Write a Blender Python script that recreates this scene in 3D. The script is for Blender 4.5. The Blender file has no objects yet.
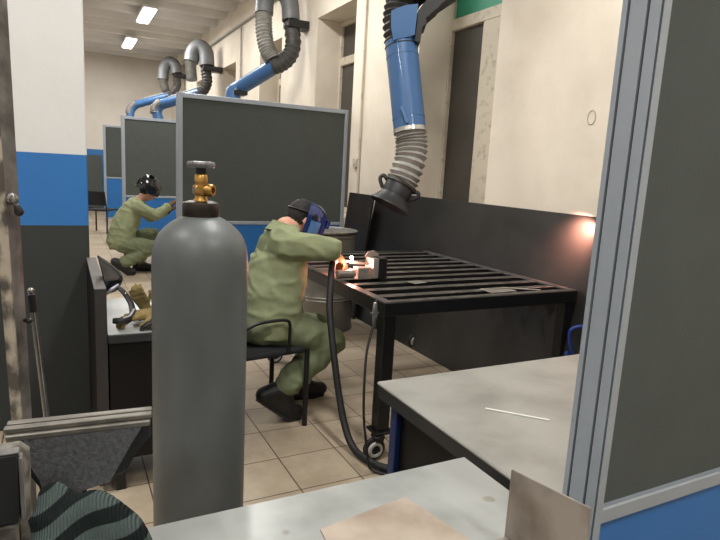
import bpy, bmesh, math, random
from mathutils import Vector as V, Matrix, noise
random.seed(7)
sc = bpy.context.scene
COL = sc.collection
PI = math.pi

# ------------------------------------------------------------------ materials
def lin(c):
    return tuple(((x / 255) / 12.92 if x / 255 <= .04045 else (((x / 255) + .055) / 1.055) ** 2.4) for x in c)

def new_mat(name):
    m = bpy.data.materials.new(name); m.use_nodes = True
    nt = m.node_tree; b = nt.nodes['Principled BSDF']
    return m, nt, b

def mat(name, col, rough=.5, metal=0., var=.12, scale=6., bump=0., bscale=60., col2=None, spec=.5, coat=0., stretch=None, lo=.35, hi=.65, spots=0):
    """sRGB colour with a procedural mottling and an optional fine bump"""
    m, nt, b = new_mat(name)
    N = nt.nodes; L = nt.links
    tc = N.new('ShaderNodeTexCoord'); src = tc.outputs['Object']
    if stretch:
        mp = N.new('ShaderNodeMapping'); mp.inputs['Scale'].default_value = stretch
        L.new(src, mp.inputs['Vector']); src = mp.outputs['Vector']
    nz = N.new('ShaderNodeTexNoise'); nz.inputs['Scale'].default_value = scale; nz.inputs['Detail'].default_value = 6
    L.new(src, nz.inputs['Vector'])
    rp = N.new('ShaderNodeValToRGB'); L.new(nz.outputs['Fac'], rp.inputs['Fac'])
    c = lin(col); d = lin(col2) if col2 else tuple(x * (1 - var) for x in c)
    rp.color_ramp.elements[0].position = lo; rp.color_ramp.elements[1].position = hi
    rp.color_ramp.elements[0].color = (*d, 1); rp.color_ramp.elements[1].color = (*c, 1)
    out = rp.outputs['Color']
    if spots:                       # scattered round stains
        vo = N.new('ShaderNodeTexVoronoi'); vo.inputs['Scale'].default_value = spots; L.new(src, vo.inputs['Vector'])
        n3 = N.new('ShaderNodeTexNoise'); n3.inputs['Scale'].default_value = 40; L.new(src, n3.inputs['Vector'])
        ad = N.new('ShaderNodeMath'); ad.operation = 'MULTIPLY_ADD'; ad.inputs[1].default_value = .08; L.new(n3.outputs['Fac'], ad.inputs[0]); L.new(vo.outputs['Distance'], ad.inputs[2])
        r2 = N.new('ShaderNodeValToRGB'); r2.color_ramp.elements[0].position = .115; r2.color_ramp.elements[1].position = .15
        r2.color_ramp.elements[0].color = (.74, .70, .62, 1); r2.color_ramp.elements[1].color = (1, 1, 1, 1); L.new(ad.outputs[0], r2.inputs['Fac'])
        mx = N.new('ShaderNodeMix'); mx.data_type = 'RGBA'; mx.blend_type = 'MULTIPLY'; mx.inputs['Factor'].default_value = 1
        L.new(out, mx.inputs['A']); L.new(r2.outputs['Color'], mx.inputs['B']); out = mx.outputs['Result']
    L.new(out, b.inputs['Base Color'])
    b.inputs['Roughness'].default_value = rough; b.inputs['Metallic'].default_value = metal
    b.inputs['Specular IOR Level'].default_value = spec
    if coat: b.inputs['Coat Weight'].default_value = coat
    if bump:
        n2 = N.new('ShaderNodeTexNoise'); n2.inputs['Scale'].default_value = bscale; n2.inputs['Detail'].default_value = 4
        L.new(src, n2.inputs['Vector'])
        bp = N.new('ShaderNodeBump'); bp.inputs['Strength'].default_value = bump; bp.inputs['Distance'].default_value = .01
        L.new(n2.outputs['Fac'], bp.inputs['Height']); L.new(bp.outputs['Normal'], b.inputs['Normal'])
    return m

def emit(name, col, s):
    m, nt, b = new_mat(name)
    b.inputs['Base Color'].default_value = (*lin(col), 1)
    b.inputs['Emission Color'].default_value = (*lin(col), 1); b.inputs['Emission Strength'].default_value = s
    return m

def mat_tiles():
    m, nt, b = new_mat('floor_tiles'); N = nt.nodes; L = nt.links
    tc = N.new('ShaderNodeTexCoord')
    mp = N.new('ShaderNodeMapping'); mp.inputs['Location'].default_value = (-.0, -.074, 0)
    L.new(tc.outputs['Object'], mp.inputs['Vector'])
    br = N.new('ShaderNodeTexBrick'); br.offset = 0; br.squash = 1
    br.inputs['Scale'].default_value = 1; br.inputs['Brick Width'].default_value = .32; br.inputs['Row Height'].default_value = .32
    br.inputs['Mortar Size'].default_value = .0035; br.inputs['Mortar Smooth'].default_value = .1
    br.inputs['Color1'].default_value = (*lin((188, 173, 152)), 1); br.inputs['Color2'].default_value = (*lin((175, 160, 139)), 1)
    br.inputs['Mortar'].default_value = (*lin((88, 74, 60)), 1)
    L.new(mp.outputs['Vector'], br.inputs['Vector'])
    nz = N.new('ShaderNodeTexNoise'); nz.inputs['Scale'].default_value = 3.; nz.inputs['Detail'].default_value = 8; nz.inputs['Roughness'].default_value = .7
    L.new(tc.outputs['Object'], nz.inputs['Vector'])
    rp = N.new('ShaderNodeValToRGB'); rp.color_ramp.elements[0].position = .3; rp.color_ramp.elements[1].position = .62
    rp.color_ramp.elements[0].color = (.68, .66, .63, 1); rp.color_ramp.elements[1].color = (1, 1, 1, 1)
    L.new(nz.outputs['Fac'], rp.inputs['Fac'])
    mx = N.new('ShaderNodeMix'); mx.data_type = 'RGBA'; mx.blend_type = 'MULTIPLY'; mx.inputs['Factor'].default_value = 1
    L.new(br.outputs['Color'], mx.inputs['A']); L.new(rp.outputs['Color'], mx.inputs['B'])
    L.new(mx.outputs['Result'], b.inputs['Base Color'])
    b.inputs['Roughness'].default_value = .42
    bp = N.new('ShaderNodeBump'); bp.inputs['Strength'].default_value = .25; bp.inputs['Distance'].default_value = .004; bp.invert = True
    L.new(br.outputs['Fac'], bp.inputs['Height']); L.new(bp.outputs['Normal'], b.inputs['Normal'])
    return m

def mat_dado(name, bands, col_top, rough=.6, stain=.1, scale=1.5):
    """painted wall: (height, colour) bands from the floor up, top colour above"""
    m, nt, b = new_mat(name); N = nt.nodes; L = nt.links
    tc = N.new('ShaderNodeTexCoord'); sp = N.new('ShaderNodeSeparateXYZ'); L.new(tc.outputs['Object'], sp.inputs['Vector'])
    nz = N.new('ShaderNodeTexNoise'); nz.inputs['Scale'].default_value = scale; nz.inputs['Detail'].default_value = 7; nz.inputs['Roughness'].default_value = .62
    L.new(tc.outputs['Object'], nz.inputs['Vector'])
    cur = None
    for i, (h, c) in enumerate(list(bands) + [(None, col_top)]):
        rgb = N.new('ShaderNodeRGB'); rgb.outputs[0].default_value = (*lin(c), 1)
        if cur is None: cur = rgb.outputs[0]
        else:
            gt = N.new('ShaderNodeMath'); gt.operation = 'GREATER_THAN'; gt.inputs[1].default_value = bands[i - 1][0]
            L.new(sp.outputs['Z'], gt.inputs[0])
            mx = N.new('ShaderNodeMix'); mx.data_type = 'RGBA'; L.new(gt.outputs[0], mx.inputs['Factor'])
            L.new(cur, mx.inputs['A']); L.new(rgb.outputs[0], mx.inputs['B']); cur = mx.outputs['Result']
    rp = N.new('ShaderNodeValToRGB'); rp.color_ramp.elements[0].position = .34; rp.color_ramp.elements[1].position = .6
    rp.color_ramp.elements[0].color = (1 - stain, 1 - stain * 1.15, 1 - stain * 1.3, 1); rp.color_ramp.elements[1].color = (1, 1, 1, 1)
    L.new(nz.outputs['Fac'], rp.inputs['Fac'])
    mx = N.new('ShaderNodeMix'); mx.data_type = 'RGBA'; mx.blend_type = 'MULTIPLY'; mx.inputs['Factor'].default_value = 1
    L.new(cur, mx.inputs['A']); L.new(rp.outputs['Color'], mx.inputs['B'])
    L.new(mx.outputs['Result'], b.inputs['Base Color']); b.inputs['Roughness'].default_value = rough
    n2 = N.new('ShaderNodeTexNoise'); n2.inputs['Scale'].default_value = 25; n2.inputs['Detail'].default_value = 5
    L.new(tc.outputs['Object'], n2.inputs['Vector'])
    bp = N.new('ShaderNodeBump'); bp.inputs['Strength'].default_value = .12; bp.inputs['Distance'].default_value = .01
    L.new(n2.outputs['Fac'], bp.inputs['Height']); L.new(bp.outputs['Normal'], b.inputs['Normal'])
    return m

def mat_stripes():
    m, nt, b = new_mat('striped_knit'); N = nt.nodes; L = nt.links
    uv = N.new('ShaderNodeUVMap'); uv.uv_map = 'knit'
    sp = N.new('ShaderNodeSeparateXYZ'); L.new(uv.outputs['UV'], sp.inputs['Vector'])
    w = N.new('ShaderNodeMath'); w.operation = 'FRACT'
    mu = N.new('ShaderNodeMath'); mu.operation = 'MULTIPLY'; mu.inputs[1].default_value = 1
    L.new(sp.outputs['X'], mu.inputs[0]); L.new(mu.outputs[0], w.inputs[0])
    gt = N.new('ShaderNodeMath'); gt.operation = 'GREATER_THAN'; gt.inputs[1].default_value = .48; L.new(w.outputs[0], gt.inputs[0])
    mx = N.new('ShaderNodeMix'); mx.data_type = 'RGBA'; L.new(gt.outputs[0], mx.inputs['Factor'])
    mx.inputs['A'].default_value = (*lin((22, 28, 28)), 1); mx.inputs['B'].default_value = (*lin((68, 78, 76)), 1)
    L.new(mx.outputs['Result'], b.inputs['Base Color']); b.inputs['Roughness'].default_value = .95
    b.inputs['Specular IOR Level'].default_value = .1
    wv = N.new('ShaderNodeMath'); wv.operation = 'MULTIPLY'; wv.inputs[1].default_value = 210; L.new(sp.outputs['Y'], wv.inputs[0])
    sn = N.new('ShaderNodeMath'); sn.operation = 'SINE'; L.new(wv.outputs[0], sn.inputs[0])
    bp = N.new('ShaderNodeBump'); bp.inputs['Strength'].default_value = .6; bp.inputs['Distance'].default_value = .004
    L.new(sn.outputs[0], bp.inputs['Height']); L.new(bp.outputs['Normal'], b.inputs['Normal'])
    return m

M = {}
M['tiles'] = mat_tiles()
M['wall'] = mat_dado('cream_wall_paint', [], (232, 222, 205), stain=.16, scale=1.1)
M['pier'] = mat_dado('pier_paint', [(1.125, (45, 49, 48)), (1.503, (42, 110, 178))], (216, 216, 214), stain=.07)
M['backwall'] = mat_dado('end_wall_paint', [(1.69, (50, 112, 172))], (218, 211, 201), stain=.08)
M['otherwall'] = mat_dado('hall_wall_paint', [(1.05, (66, 70, 69)), (1.5, (42, 112, 180))], (214, 208, 198), stain=.08)
M['ceiling'] = mat('ceiling_whitewash', (220, 217, 213), .8, var=.12, scale=1.2)
M['panel'] = mat('charcoal_screen_felt', (80, 85, 82), .82, var=.07, scale=9, bump=.08, bscale=150, spec=.25)
M['blue_panel'] = mat('blue_screen_sheet', (38, 108, 178), .45, var=.07, scale=3)
M['alu'] = mat('grey_aluminium_profile', (160, 168, 177), .45, .25, var=.06, scale=8)
M['alu_slot'] = mat('profile_slot', (50, 56, 64), .6, .2, var=.1)
M['cyl'] = mat('cylinder_grey_paint', (98, 103, 103), .43, .0, var=.12, scale=5, col2=(80, 83, 82), bump=.02, bscale=50, stretch=(1, 1, .5))
M['collar'] = mat('dark_bare_collar', (58, 50, 44), .4, .5, var=.5, scale=25)
M['brass'] = mat('brass', (196, 152, 84), .34, .85, var=.3, scale=30)
M['chrome'] = mat('worn_chrome', (170, 168, 166), .25, .95, var=.25, scale=40)
M['wheel_metal'] = mat('handwheel_metal', (142, 140, 142), .3, .7, var=.35, scale=30)
M['steel_top'] = mat('galvanised_worktop', (168, 171, 169), .38, .3, scale=5, col2=(132, 136, 133), lo=.28, hi=.62, bump=.02, bscale=30, spots=6.5)
M['steel_top_far'] = mat('galvanised_worktop_scuffed', (168, 168, 162), .4, .25, scale=5, col2=(140, 139, 133), lo=.28, hi=.6, bump=.02, bscale=30)
M['steel_edge'] = mat('dark_worktop_edge', (48, 51, 53), .45, .2, var=.2)
M['black_steel'] = mat('black_painted_steel', (19, 20, 21), .4, .1, var=.3, scale=12)
M['table_top'] = mat('lighter_slat_tops', (104, 101, 96), .38, .4, scale=14, col2=(66, 64, 61))
M['sheet'] = mat('blued_steel_sheet', (84, 83, 82), .36, .8, var=.25, scale=2.5, bump=.015, bscale=8)
M['rusty_sheet'] = mat('dark_hot_rolled_sheet', (44, 39, 36), .55, .2, var=.35, scale=5)
M['plate'] = mat('bare_steel_plate', (160, 153, 145), .36, .45, scale=9, col2=(116, 106, 97), lo=.3, hi=.62)
M['plate_brown'] = mat('tarnished_steel_plate', (174, 162, 148), .42, .3, scale=9, col2=(146, 131, 116), lo=.3, hi=.6)
M['shiny'] = mat('shiny_steel', (198, 196, 190), .3, .8, var=.2, scale=20)
M['rod'] = mat('white_coated_rod', (236, 234, 228), .5, 0, var=.05)
M['suit'] = mat('green_welding_cotton', (144, 151, 117), .9, var=.16, scale=9, bump=.25, bscale=22, spec=.15)
M['trousers'] = mat('green_trouser_cotton', (120, 128, 99), .9, var=.16, scale=9, bump=.25, bscale=22, spec=.15)
M['skin'] = mat('skin', (206, 152, 128), .5, var=.1, scale=12)
M['hair'] = mat('dark_hair', (30, 25, 22), .7, var=.4, scale=50, bump=.4, bscale=120)
M['cap'] = mat('black_cap_cloth', (26, 27, 30), .85, var=.3, scale=30)
M['boot'] = mat('black_boot_leather', (26, 25, 25), .55, var=.3, scale=20, bump=.2, bscale=40)
M['sole'] = mat('boot_rubber', (38, 36, 34), .8, var=.2)
M['glove'] = mat('tan_suede', (138, 120, 80), .9, var=.3, scale=14, bump=.3, bscale=40, spec=.1)
M['brown_glove'] = mat('brown_suede', (104, 84, 58), .9, var=.25, scale=14, bump=.3, bscale=40, spec=.1)
M['helmet_blue'] = mat('blue_helmet_gloss', (26, 44, 98), .2, 0, var=.2, scale=8, coat=.5)
M['helmet_light'] = mat('light_blue_helmet_decal', (84, 126, 180), .3, 0, var=.1, coat=.3)
M['helmet_black'] = mat('black_helmet_gloss', (24, 27, 32), .16, 0, var=.2, coat=.6)
M['plastic'] = mat('black_plastic', (24, 24, 26), .45, var=.2)
M['lens'] = mat('dark_lens', (12, 16, 14), .06, 0, var=.1)
M['silver_band'] = mat('silver_band', (176, 174, 184), .35, .3, var=.15)
M['arm_blue'] = mat('extraction_arm_blue', (54, 97, 146), .4, 0, var=.08, scale=5, coat=.2)
M['hose_grey'] = mat('grey_flexible_hose', (168, 166, 160), .5, .2, var=.25, scale=14)
M['hose_mid'] = mat('mid_grey_flexible_hose', (128, 126, 122), .55, .2, var=.25, scale=14)
M['hose_dark'] = mat('dark_flexible_hose', (72, 70, 68), .55, .2, var=.25, scale=14)
M['duct'] = mat('galvanised_duct', (122, 124, 126), .55, .2, var=.25, scale=6)
M['hood'] = mat('black_hood_plastic', (30, 31, 33), .5, var=.2, scale=10)
M['rubber'] = mat('black_rubber', (26, 26, 27), .6, var=.2)
M['barrel'] = mat('galvanised_drum', (138, 134, 124), .38, .5, var=.25, scale=6)
M['vise'] = mat('hammered_grey_enamel', (98, 100, 103), .34, .25, var=.35, scale=140, bump=.5, bscale=130)
M['jaw'] = mat('worn_jaw_steel', (146, 142, 134), .38, .75, var=.3, scale=30)
M['vise_dark'] = mat('dark_vise_casting', (46, 47, 49), .5, .3, var=.3, scale=20)
M['stained_bar'] = mat('paint_splashed_steel', (176, 166, 148), .6, .15, scale=16, col2=(84, 78, 70), lo=.42, hi=.56, bump=.3, bscale=30)
M['stained_bar2'] = mat('grey_scuffed_steel', (132, 130, 126), .5, .35, scale=12, col2=(82, 80, 78), lo=.4, hi=.62)
M['rust'] = mat('rusty_block_steel', (124, 119, 110), .6, .3, scale=24, col2=(62, 57, 50), lo=.4, hi=.6)
M['wood_black'] = mat('black_laminate', (13, 13, 14), .5, var=.2, spec=.3)
M['edge_brown'] = mat('brown_grey_board', (92, 86, 82), .5, var=.15, scale=10)
M['end_dark'] = mat('dark_panel_end', (50, 47, 46), .5, var=.2, scale=12)
M['hub_pale'] = mat('pale_wheel_hub', (186, 184, 176), .5, var=.1)
M['leg_blue'] = mat('blue_bench_leg', (20, 42, 92), .4, var=.1)
M['cable_blue'] = mat('blue_cable', (34, 62, 140), .45, var=.1)
M['frame_paint'] = mat('chipped_frame_paint', (206, 196, 176), .55, var=.3, scale=16, lo=.3, hi=.45)
M['night_glass'] = mat('dark_window_pane', (74, 70, 64), .35, var=.2, scale=4)
M['green_pane'] = mat('green_painted_pane', (40, 150, 118), .5, var=.12, scale=5)
M['lamp_body'] = mat('lamp_body_white', (220, 220, 220), .5, var=.04)
M['lamp'] = emit('lamp_diffuser', (255, 252, 246), 9.)
M['arc'] = emit('arc_spark', (255, 196, 160), 120.)
M['ink'] = mat('pencil_mark', (178, 166, 148), .9, var=.1)
M['stripes'] = mat_stripes()
M['switch'] = mat('switch_plastic', (200, 192, 176), .5, var=.05)

# ------------------------------------------------------------------ mesh helpers
def frame_from(z, hint=V((0, 0, 1))):
    z = z.normalized()
    if abs(z.dot(hint)) > .98: hint = V((1, 0, 0))
    x = hint.cross(z).normalized(); y = z.cross(x)
    return x, y, z

def spline(pts, n):
    P = [V(p) for p in pts]
    if len(P) == 2: return [P[0].lerp(P[1], i / n) for i in range(n + 1)]
    Q = [P[0] * 2 - P[1]] + P + [P[-1] * 2 - P[-2]]; out = []
    seg = len(P) - 1
    for i in range(n + 1):
        t = i / n * seg; k = min(int(t), seg - 1); u = t - k
        a, b, c, d = Q[k:k + 4]
        out.append(.5 * ((2 * b) + (c - a) * u + (2 * a - 5 * b + 4 * c - d) * u * u + (3 * b - a - 3 * c + d) * u ** 3))
    return out

class B:
    def __init__(s): s.bm = bmesh.new()
    def _bevel(s, faces, w, seg=1):
        if w:
            es = {e for f in faces for e in f.edges}
            bmesh.ops.bevel(s.bm, geom=list(es), offset=w, segments=seg, affect='EDGES', profile=.5)
    def box(s, x0, x1, y0, y1, z0, z1, bev=0, rot=None, seg=1):
        c = [V((x, y, z)) for x in (x0, x1) for y in (y0, y1) for z in (z0, z1)]
        if rot is not None: c = [rot @ p for p in c]
        v = [s.bm.verts.new(p) for p in c]
        fs = [s.bm.faces.new([v[i] for i in q]) for q in ((0, 1, 3, 2), (4, 6, 7, 5), (0, 4, 5, 1), (2, 3, 7, 6), (0, 2, 6, 4), (1, 5, 7, 3))]
        s._bevel(fs, bev, seg); return s
    def bar(s, a, b, w, h, up=V((0, 0, 1)), bev=0):
        a, b = V(a), V(b); x, y, z = frame_from(b - a, V(up)); L = (b - a).length
        rot = Matrix.Translation(a) @ Matrix((x, y, z)).transposed().to_4x4()
        return s.box(-w / 2, w / 2, -h / 2, h / 2, 0, L, bev, rot)
    def rings(s, R, closed=True, caps=True):
        vs = [[s.bm.verts.new(p) for p in r] for r in R]
        n = len(vs[0])
        for a, b in zip(vs, vs[1:]):
            for i in range(n if closed else n - 1):
                j = (i + 1) % n
                try: s.bm.faces.new((a[i], a[j], b[j], b[i]))
                except ValueError: pass
        if caps and closed:
            s.bm.faces.new(list(reversed(vs[0]))); s.bm.faces.new(vs[-1])
        return vs
    def lathe(s, prof, o=(0, 0, 0), axis=(0, 0, 1), seg=32, caps=True):
        o = V(o); x, y, z = frame_from(V(axis))
        s.rings([[o + z * h + x * (r * math.cos(2 * PI * i / seg)) + y * (r * math.sin(2 * PI * i / seg)) for i in range(seg)] for r, h in prof], caps=caps)
        return s
    def cyl(s, a, b, r, r1=None, seg=20):
        a, b = V(a), V(b)
        return s.lathe([(r, 0), (r if r1 is None else r1, (b - a).length)], a, b - a, seg)
    def sweep(s, path, r, seg=14, caps=True, flat=1.):
        P = [V(p) for p in path]; n = len(P); R = []
        t = (P[1] - P[0]).normalized(); x, y, _ = frame_from(t)
        for i, p in enumerate(P):
            t = (P[min(i + 1, n - 1)] - P[max(i - 1, 0)]).normalized()
            x = (x - t * x.dot(t)).normalized(); y = t.cross(x)
            rr = r(i / (n - 1)) if callable(r) else r
            R.append([p + x * (rr * math.cos(2 * PI * k / seg)) + y * (rr * flat * math.sin(2 * PI * k / seg)) for k in range(seg)])
        s.rings(R, caps=caps); return s
    def hose(s, pts, r, ribs, depth=.12, seg=20):
        """corrugated flexible hose"""
        n = ribs * 4
        return s.sweep(spline(pts, n), lambda t: r * (1 + depth * math.cos(2 * PI * ribs * t)), seg)
    def sphere(s, c, r, sc=(1, 1, 1), rot=None, sub=3):
        m = Matrix.Translation(V(c)) @ (rot.to_4x4() if rot else Matrix.Identity(4)) @ Matrix.Diagonal((r * sc[0], r * sc[1], r * sc[2], 1))
        bmesh.ops.create_icosphere(s.bm, subdivisions=sub, radius=1, matrix=m); return s
    def cap(s, a, ra, b, rb, seg=12):
        a, b = V(a), V(b)
        if (b - a).length < 1e-6: return s.sphere(a, ra)
        x, y, z = frame_from(b - a); L = (b - a).length; prof = []
        for i in range(5): t = -PI / 2 + i * PI / 8; prof.append((max(ra * math.cos(t), ra * .02), ra * math.sin(t)))
        for i in range(5): t = i * PI / 8; prof.append((max(rb * math.cos(t), rb * .02), L + rb * math.sin(t)))
        return s.lathe(prof, a, b - a, seg)
    def prism(s, poly, o, ux, uy, depth, bev=0):
        """polygon in the plane (ux, uy) at o, extruded by the vector depth"""
        o, ux, uy, d = V(o), V(ux), V(uy), V(depth)
        a = [s.bm.verts.new(o + ux * p + uy * q) for p, q in poly]; b = [s.bm.verts.new(v.co + d) for v in a]
        fs = [s.bm.faces.new(list(reversed(a))), s.bm.faces.new(b)]
        n = len(a)
        for i in range(n): fs.append(s.bm.faces.new((a[i], a[(i + 1) % n], b[(i + 1) % n], b[i])))
        s._bevel(fs, bev); return s
    def grid(s, fn, nu, nv, closed_u=False):
        vs = [[s.bm.verts.new(fn(i / nu, j / nv)) for i in range(nu + (0 if closed_u else 1))] for j in range(nv + 1)]
        w = len(vs[0])
        for j in range(nv):
            for i in range(w if closed_u else w - 1):
                k = (i + 1) % w
                s.bm.faces.new((vs[j][i], vs[j][k], vs[j + 1][k], vs[j + 1][i]))
        return vs
    def thicken(s, t):
        bmesh.ops.recalc_face_normals(s.bm, faces=s.bm.faces)
        bmesh.ops.solidify(s.bm, geom=list(s.bm.faces), thickness=t); return s
    def out(s, name, m, parent=None, flat=False, angle=40, loc=None):
        """link as ONE mesh object; shapes are given in the hall's metres, or in the parent's own space when it is a kind to copy"""
        bmesh.ops.recalc_face_normals(s.bm, faces=s.bm.faces)
        me = bpy.data.meshes.new(name)
        o = bpy.data.objects.new(name, me); COL.objects.link(o)
        off = V((0, 0, 0))
        if parent is not None:
            o.parent = parent; p = parent
            while p is not None:
                if not p.get('_local'): off += p.location
                p = p.parent
        elif loc is not None: off = V(loc); o.location = loc
        if off.length: bmesh.ops.translate(s.bm, verts=s.bm.verts, vec=-off)
        s.bm.to_mesh(me); s.bm.free()
        for mm in (m if isinstance(m, (list, tuple)) else [m]): me.materials.append(mm)
        if not flat:
            me.polygons.foreach_set('use_smooth', [True] * len(me.polygons))
            me.set_sharp_from_angle(angle=math.radians(angle))
        return o

def thing(name, label, cat, loc=(0, 0, 0), group=None, rz=0, local=False):
    o = bpy.data.objects.new(name, None); COL.objects.link(o); o.empty_display_size = .1
    o.location = loc; o.rotation_euler = (0, 0, rz)
    if local: o['_local'] = True
    return tag(o, label, cat, group)
def tag(o, label, cat, group=None):
    o['label'] = label; o['category'] = cat
    if group: o['group'] = group
    return o
def struct(o): o['kind'] = 'structure'; return o

# ------------------------------------------------------------------ camera (about 1.5 m up, turned 27.6 deg right of the hall's length)
yaw, pitch, roll = .48242851, .1714512, .05391
fw = V((math.sin(yaw) * math.cos(pitch), math.cos(yaw) * math.cos(pitch), -math.sin(pitch)))
r0 = V((math.cos(yaw), -math.sin(yaw), 0)); u0 = r0.cross(fw)
rt = r0 * math.cos(roll) + u0 * math.sin(roll); up = u0 * math.cos(roll) - r0 * math.sin(roll)
cd = bpy.data.cameras.new('camera'); cam = bpy.data.objects.new('camera', cd); COL.objects.link(cam)
cam.matrix_world = Matrix.Translation((0, 0, 1.5)) @ Matrix((rt, up, -fw)).transposed().to_4x4()
cd.sensor_width = 36; cd.lens = 573.86 / 720 * 36; cd.clip_start = .02; cd.clip_end = 100
sc.camera = cam

# ------------------------------------------------------------------ the hall
XW, YF, YN, XL, ZC = 2.9, 17.8, -4., -3.2, 4.25  # most coordinates from here on unprojected from image pixels, then baked in
struct(B().box(XL - .2, XW + .7, YN - .2, YF + .2, -.15, 0).out('floor', M['tiles'], flat=True))
b = B().box(XL - .2, XW + .7, YN - .2, YF + .2, ZC + .08, ZC + .25)
y = YN
while y < YF - .05:                                   # ribbed concrete slabs laid across the hall
    b.prism([(0, .1), (.06, 0), (.22, 0), (.28, .1)], (XL - .1, y, ZC - .02), (0, 1, 0), (0, 0, 1), (XW - XL + .2, 0, 0)); y += .74
struct(b.out('ceiling', M['ceiling'], flat=True))
WIN = [(3.53, 4.62), (5.94, 7.03), (8.35, 9.40), (10.86, 11.90), (13.3, 14.35)]
ZS, ZT = .95, 3.34
b = B(); y = YN - .2; TH = .37
for a, c in WIN + [(YF + .2, None)]:
    b.box(XW, XW + TH, y, a, 0, ZC + .1)
    if c: b.box(XW, XW + TH, a, c, 0, ZS); b.box(XW, XW + TH, a, c, ZT, ZC + .1); y = c
b.box(XW + TH + .06, XW + TH + .2, YN - .2, YF + .2, 0, ZC + .1)
struct(b.out('wall_right', M['wall'], flat=True))
struct(B().box(XL - .2, XW + .6, YF, YF + .2, 0, ZC + .1).out('wall_back', M['backwall'], flat=True))
struct(B().box(XL - .2, XW + .6, YN - .2, YN, 0, ZC + .1).out('wall_front', M['otherwall'], flat=True))
struct(B().box(XL - .2, XL, YN - .2, YF + .2, 0, ZC + .1).out('wall_left', M['otherwall'], flat=True))
struct(B().box(-.75, .1245, 3.46, 4.1, 0, ZC + .1, .006).out('wall_pier', M['pier'], flat=True))
for i, (a, c) in enumerate(WIN):
    x0 = XW + TH - .02; b = B(); fwid = .025
    for q in ((a, a + fwid, ZS, ZT), (c - fwid, c, ZS, ZT), (a + fwid, c - fwid, ZS, ZS + .07), (a + fwid, c - fwid, ZT - .06, ZT), (a + fwid, c - fwid, 2.80, 2.90), (a + .34, a + .61, ZS + .07, 2.80)):
        b.box(x0 - .03, x0 + .05, q[0], q[1], q[2], q[3], .006)
    fr = struct(b.out('window_%d' % (i + 1), M['frame_paint'], flat=True))
    B().box(x0 + .01, x0 + .025, a + .02, c - .02, ZS + .02, 2.83).out('pane', M['night_glass'], fr, flat=True)
    pn = B().box(x0 + .01, x0 + .025, a + .02, c - .02, 2.87, ZT - .02).out('upper_pane', M['green_pane'] if i == 0 else M['night_glass'], fr, flat=True)
    if i == 0: pn['label'] = 'green painted upper pane'
# pipes and small fittings on the wall
tag(B().sweep(spline([(2.885, 5.67, .1), (2.88, 5.67, 2.2), (2.885, 5.68, 4.2)], 12), .012, 10).out('wall_pipe', M['frame_paint']), 'thin cream vertical pipe on the wall right of the big charcoal screen', 'pipe')
tag(B().sweep([(2.87, 8.3, 3.9), (2.87, 17.7, 3.93)], .02, 10).out('conduit_pipe', M['hose_grey']), 'thin grey conduit running along the top of the cream wall', 'pipe')
tag(B().sweep([(2.875, 10.45, 1.8), (2.875, 10.45, 3.88)], .015, 10).out('wall_pipe', M['hose_grey']), 'thin vertical pipe beside the far window opening', 'pipe')
t = thing('wall_switch', 'small cream switch box on the wall beside the big charcoal screen', 'switch', (2.9, 5.76, 1.58))
B().box(2.87, 2.9, 5.72, 5.80, 1.53, 1.63, .006).out('switch_box', M['switch'], t); B().box(2.862, 2.872, 5.745, 5.775, 1.56, 1.60, .003).out('rocker', M['frame_paint'], t)
pts = [(2.897, 2.587 + .03 * math.cos(k * PI / 12), 1.895 + .042 * math.sin(k * PI / 12)) for k in range(25)]
tag(B().sweep(pts, .0025, 6).out('pencil_mark', M['ink']), 'small hand drawn oval on the cream wall above the orange glow', 'mark')

# ceiling lamps
def lamp(x, y, label):
    t = thing('ceiling_lamp', label, 'ceiling lamp', (x, y, 4.18), 'ceiling lamps')
    B().box(x - .13, x + .13, y - .62, y + .62, 4.14, 4.2, .01).out('housing', M['lamp_body'], t)
    B().box(x - .105, x + .105, y - .58, y + .58, 4.105, 4.14, .012).out('diffuser', M['lamp'], t)
    l = bpy.data.lights.new('lamp_light', 'AREA'); l.shape = 'RECTANGLE'; l.size = .2; l.size_y = 1.1; l.energy = LAMP_W; l.color = (1, .985, .955)
    o = bpy.data.objects.new('lamp_light', l); COL.objects.link(o); o.location = (x, y, 4.09); o.parent = None
LAMP_W = 62
lamp(1.5, 12, 'nearer of the two bright ceiling lamps in view')
lamp(1.5, 15.05, 'farther of the two bright ceiling lamps in view')
for x, y, w in ((1.5, 8.95, 'third from the end wall'), (1.5, 5.9, 'above the big charcoal screen'), (1.3, 2.0, 'above the near steel benches'), (1.5, -1.2, 'behind the viewer'),
             (-1.7, 15.05, 'added left row near the end wall'), (-1.7, 12, 'added left row beyond the pier'), (-1.7, 6, 'added left row beside the pier'), (-1.5, 1.4, 'added left row beside the vise'), (-1.5, -1.6, 'added left row behind the viewer')):  # the unseen left row is added to even out and brighten the hall
    lamp(x, y, 'long white ceiling lamp, ' + w)

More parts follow.
